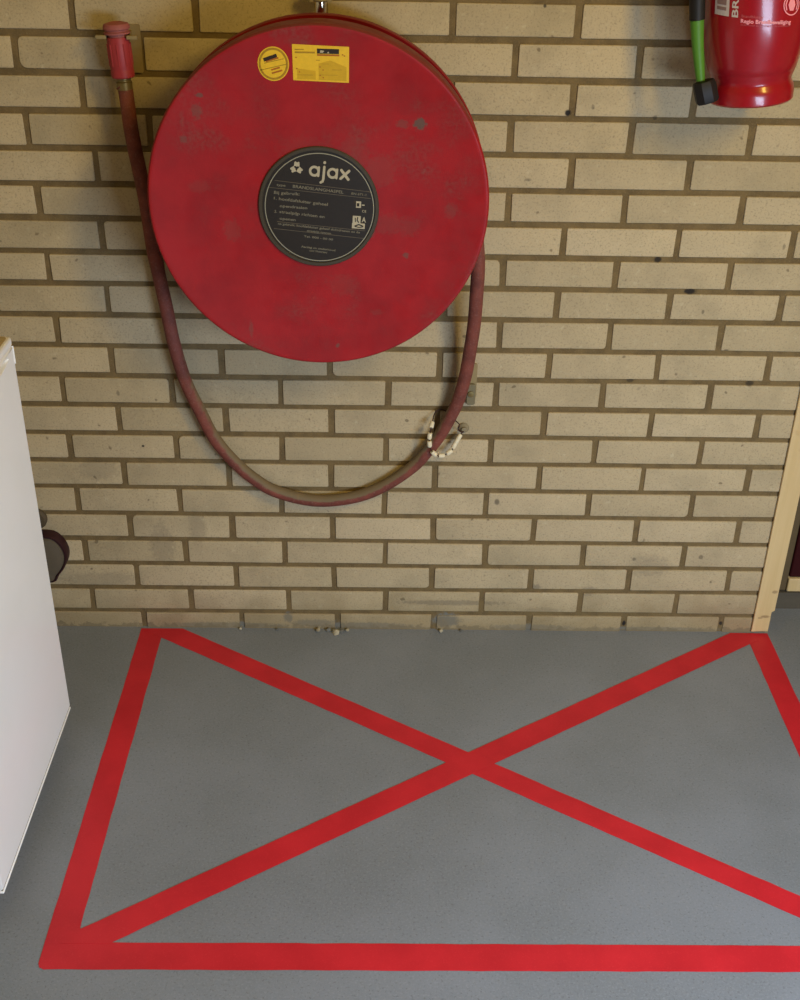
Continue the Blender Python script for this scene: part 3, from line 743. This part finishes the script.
bm = bmesh.new()
for z0, z1 in ((.147, .152), (.155, .166), (.170, .176), (.185, .2), (.21, .26)): grid_patch(-.0870, -.0690, z0, z1, .0007, 4, 4)
obj('label_print', bm, flat('label_grey_print', lin(140, 110, 100), .5), lb, local=True)
bm = bmesh.new(); text(bm, 'BRANDBLUSSER', -.0490, .1390, .17, .0100, PI / 2, cyl, .0004, bold=.02); obj('lettering', bm, M_SILV, body, local=True)
bm = bmesh.new(); grid_patch(.060, .115, .150, .3, .0003, 10, 6); obj('label', bm, flat('cream_label', lin(232, 222, 186), .5), body, local=True)
bm = bmesh.new(); lathe(bm, [(.019, .515), (.021, .517), (.021, .545), (.016, .55), (0, .55)], n=24); vb = obj('valve', bm, M_BRASS, ext, local=True)
bm = bmesh.new(); box(bm, -.10, .03, -.009, .009, .552, .560); box(bm, -.10, .02, -.008, .008, .582, .588); box(bm, .012, .03, -.008, .008, .560, .584); obj('handle', bm, M_BLACK, ext, local=True, bevel=.002)
# hose, green sleeve, black nozzle down the side of the cylinder
hp = [(-.021, 0, .53), (-.07, -.005, .525), (-.098, -.012, .48), (-.1030, -.018, .40), (-.1030, -.022, .30), (-.1020, -.026, .20), (-.1010, -.028, .140)]
bm = bmesh.new(); tube(bm, spline(hp, 8), .0128, 20); obj('hose', bm, M_BLACK, ext, local=True)
bm = bmesh.new(); gp = [(-.1010, -.028, .1390), (-.0990, -.030, .105), (-.0955, -.032, .070), (-.0925, -.0335, .045)]
tube(bm, spline(gp, 8), lambda k: .0112 - .0040 * k, 24); obj('sleeve', bm, M_GREEN, ext, local=True)
bm = bmesh.new(); nF = frame((-.0842, -.036, .0275), (-.22, .1, 1))
lathe(bm, [(0, -.0185), (.0170, -.0185), (.0195, -.015), (.0200, .010), (.0180, .0165), (.010, .0185), (0, .0185)], nF, 8); obj('nozzle', bm, M_BLACK, ext, local=True)
# bracket behind it
bm = bmesh.new(); box(bm, -.02, .02, .0, .0, 0, 0) if False else None
bracket = thing('extinguisher_bracket', 'red steel wall bracket behind the fire extinguisher', 'bracket', (1.25, 0, 1.45))
bm = bmesh.new(); prism(bm, rrect(1.215, 1.255, 1.28, 1.62, .006), lambda u, v, d: (u, -.0008 - d, v), .003); obj('back_plate', bm, M_RED, bracket)
bm = bmesh.new(); box(bm, 1.225, 1.245, -.0305, -.004, 1.60, 1.612); obj('hook', bm, M_RED, bracket)

# ------------------------------------------------------------------ refrigerator
fr = thing('refrigerator', 'white under-counter refrigerator with beige top standing against the wall', 'refrigerator', (-.22, -.58, 0))
FX = .031; Y0, Y1 = -.818, -.350
bm = bmesh.new(); box(bm, -.50, FX - .062, Y0 + .003, Y1 - .003, .030, .834); obj('body', bm, M_WHITE, fr, bevel=.004)
# door with a scooped grip near its top edge
bm = bmesh.new(); Z0, Z1 = .0615, .8350
gy, gz, ga, gb = (Y0 + Y1) / 2, .8235, .206, .0105
NN = 64; inner, outer = [], []
for k in range(NN):
    t = 2 * PI * k / NN; c, s = math.cos(t), math.sin(t)
    inner.append((gy + ga * math.copysign(abs(c) ** .8, c), gz + gb * s * (1 if s > 0 else 1.0)))
    hx, hz = (Y1 - gy), (Z1 - gz if s > 0 else gz - Z0)
    m = max(abs(c), abs(s)); outer.append((gy + hx * c / m, gz + hz * s / m))
inner = [(y, min(z, Z1 - .0018)) for y, z in inner]
rows = []
for lst, x in ((outer, FX - .058), (outer, FX - .004), ([(y * .994 + gy * .006, z - math.copysign(.003, z - gz) * (1 if abs(z - gz) > .01 else 0)) for y, z in outer], FX),
               (inner, FX), ([(gy + (y - gy) * .985, gz + (z - gz) * .90) for y, z in inner], FX - .004), ([(gy + (y - gy) * .95, gz + (z - gz) * .72 + .001) for y, z in inner], FX - .034), ([(gy + (y - gy) * .85, gz + (z - gz) * .35 + .002) for y, z in inner], FX - .046)):
    rows.append([bm.verts.new((x, y, z)) for y, z in lst])
for a, b in zip(rows, rows[1:]):
    for i in range(NN): bm.faces.new((a[i], a[(i + 1) % NN], b[(i + 1) % NN], b[i]))
bm.faces.new(rows[0][::-1]); bm.faces.new(rows[-1])
dr = obj('door', bm, M_WHITE, fr)
bm = bmesh.new(); box(bm, FX - .044, FX + .0008, Y0 - .001, Y1 + .0015, .0545, .0592); obj('lower_trim', bm, M_WHITE, dr, bevel=.002)
bm = bmesh.new(); box(bm, FX - .044, FX - .0015, Y0 + .002, Y1 - .001, .0592, .0612); obj('seam', bm, M_GASKET, dr)
bm = bmesh.new(); box(bm, FX - .03, FX + .0012, Y1 - .0, Y1 + .0022, .803, .8350); obj('cap_end', bm, M_WHITE, dr, bevel=.0008)
bm = bmesh.new(); box(bm, FX - .062, FX - .058, Y0 + .008, Y1 - .008, .06, .825); obj('gasket', bm, M_GASKET, fr)
bm = bmesh.new(); box(bm, -.505, FX + .0005, Y0, Y1 + .001, .8362, .8520); obj('lid_edge', bm, M_WHITE, fr, bevel=.004)
bm = bmesh.new(); prism(bm, rrect(-.502, FX - .0045, Y0 + .003, Y1 - .003, .010), lambda u, v, d: (u, v, .8521 + d), .0012); obj('top', bm, M_TOP, fr)
bm = bmesh.new(); box(bm, -.48, FX - .085, Y0 + .03, Y1 - .03, .0285, .0298) ; obj('base_plate', bm, M_GASKET, fr)
for x in (-.46, -.10):
    for y in (Y0 + .05, Y1 - .05):
        bm = bmesh.new(); lathe(bm, [(0, 0), (.018, 0), (.018, .008), (.011, .011), (.011, .0283), (0, .0283)], Matrix.Translation((x, y, 0)), 20); obj('foot', bm, M_BLACK, fr)

# ------------------------------------------------------------------ light
def area(name, loc, target, size, power, col, sy=None):
    l = bpy.data.lights.new(name, 'AREA'); l.energy = power; l.color = col; l.shape = 'RECTANGLE'; l.size = size; l.size_y = sy or size
    o = bpy.data.objects.new(name, l); COL.objects.link(o); o.location = loc
    o.rotation_euler = (Vector(target) - Vector(loc)).to_track_quat('-Z', 'Y').to_euler(); return o
for nm, loc, tgt, sx, sy, pw, cl in LIGHTS: area(nm, loc, tgt, sx, pw, cl, sy)
w = bpy.data.worlds.new('world'); scene.world = w; w.use_nodes = True
bg = w.node_tree.nodes['Background']; bg.inputs[0].default_value = WORLD_C; bg.inputs[1].default_value = WORLD_S

# ------------------------------------------------------------------ camera
cam = bpy.data.cameras.new('camera'); co = bpy.data.objects.new('camera', cam); COL.objects.link(co); scene.camera = co
cam.sensor_fit = 'VERTICAL'; cam.sensor_height = 24; cam.sensor_width = 19.2; cam.lens = CAM_F * 24
r, u, f = (Vector(v) for v in CAM_R)
M = Matrix((( r.x, u.x, -f.x, CAM_C[0]), (r.y, u.y, -f.y, CAM_C[1]), (r.z, u.z, -f.z, CAM_C[2]), (0, 0, 0, 1)))
co.matrix_world = M; cam.clip_start = .05
vs = scene.view_settings; vs.view_transform = 'Standard'; vs.look = 'None'; vs.gamma = 1; vs.use_curve_mapping = False; vs.exposure = EXPO
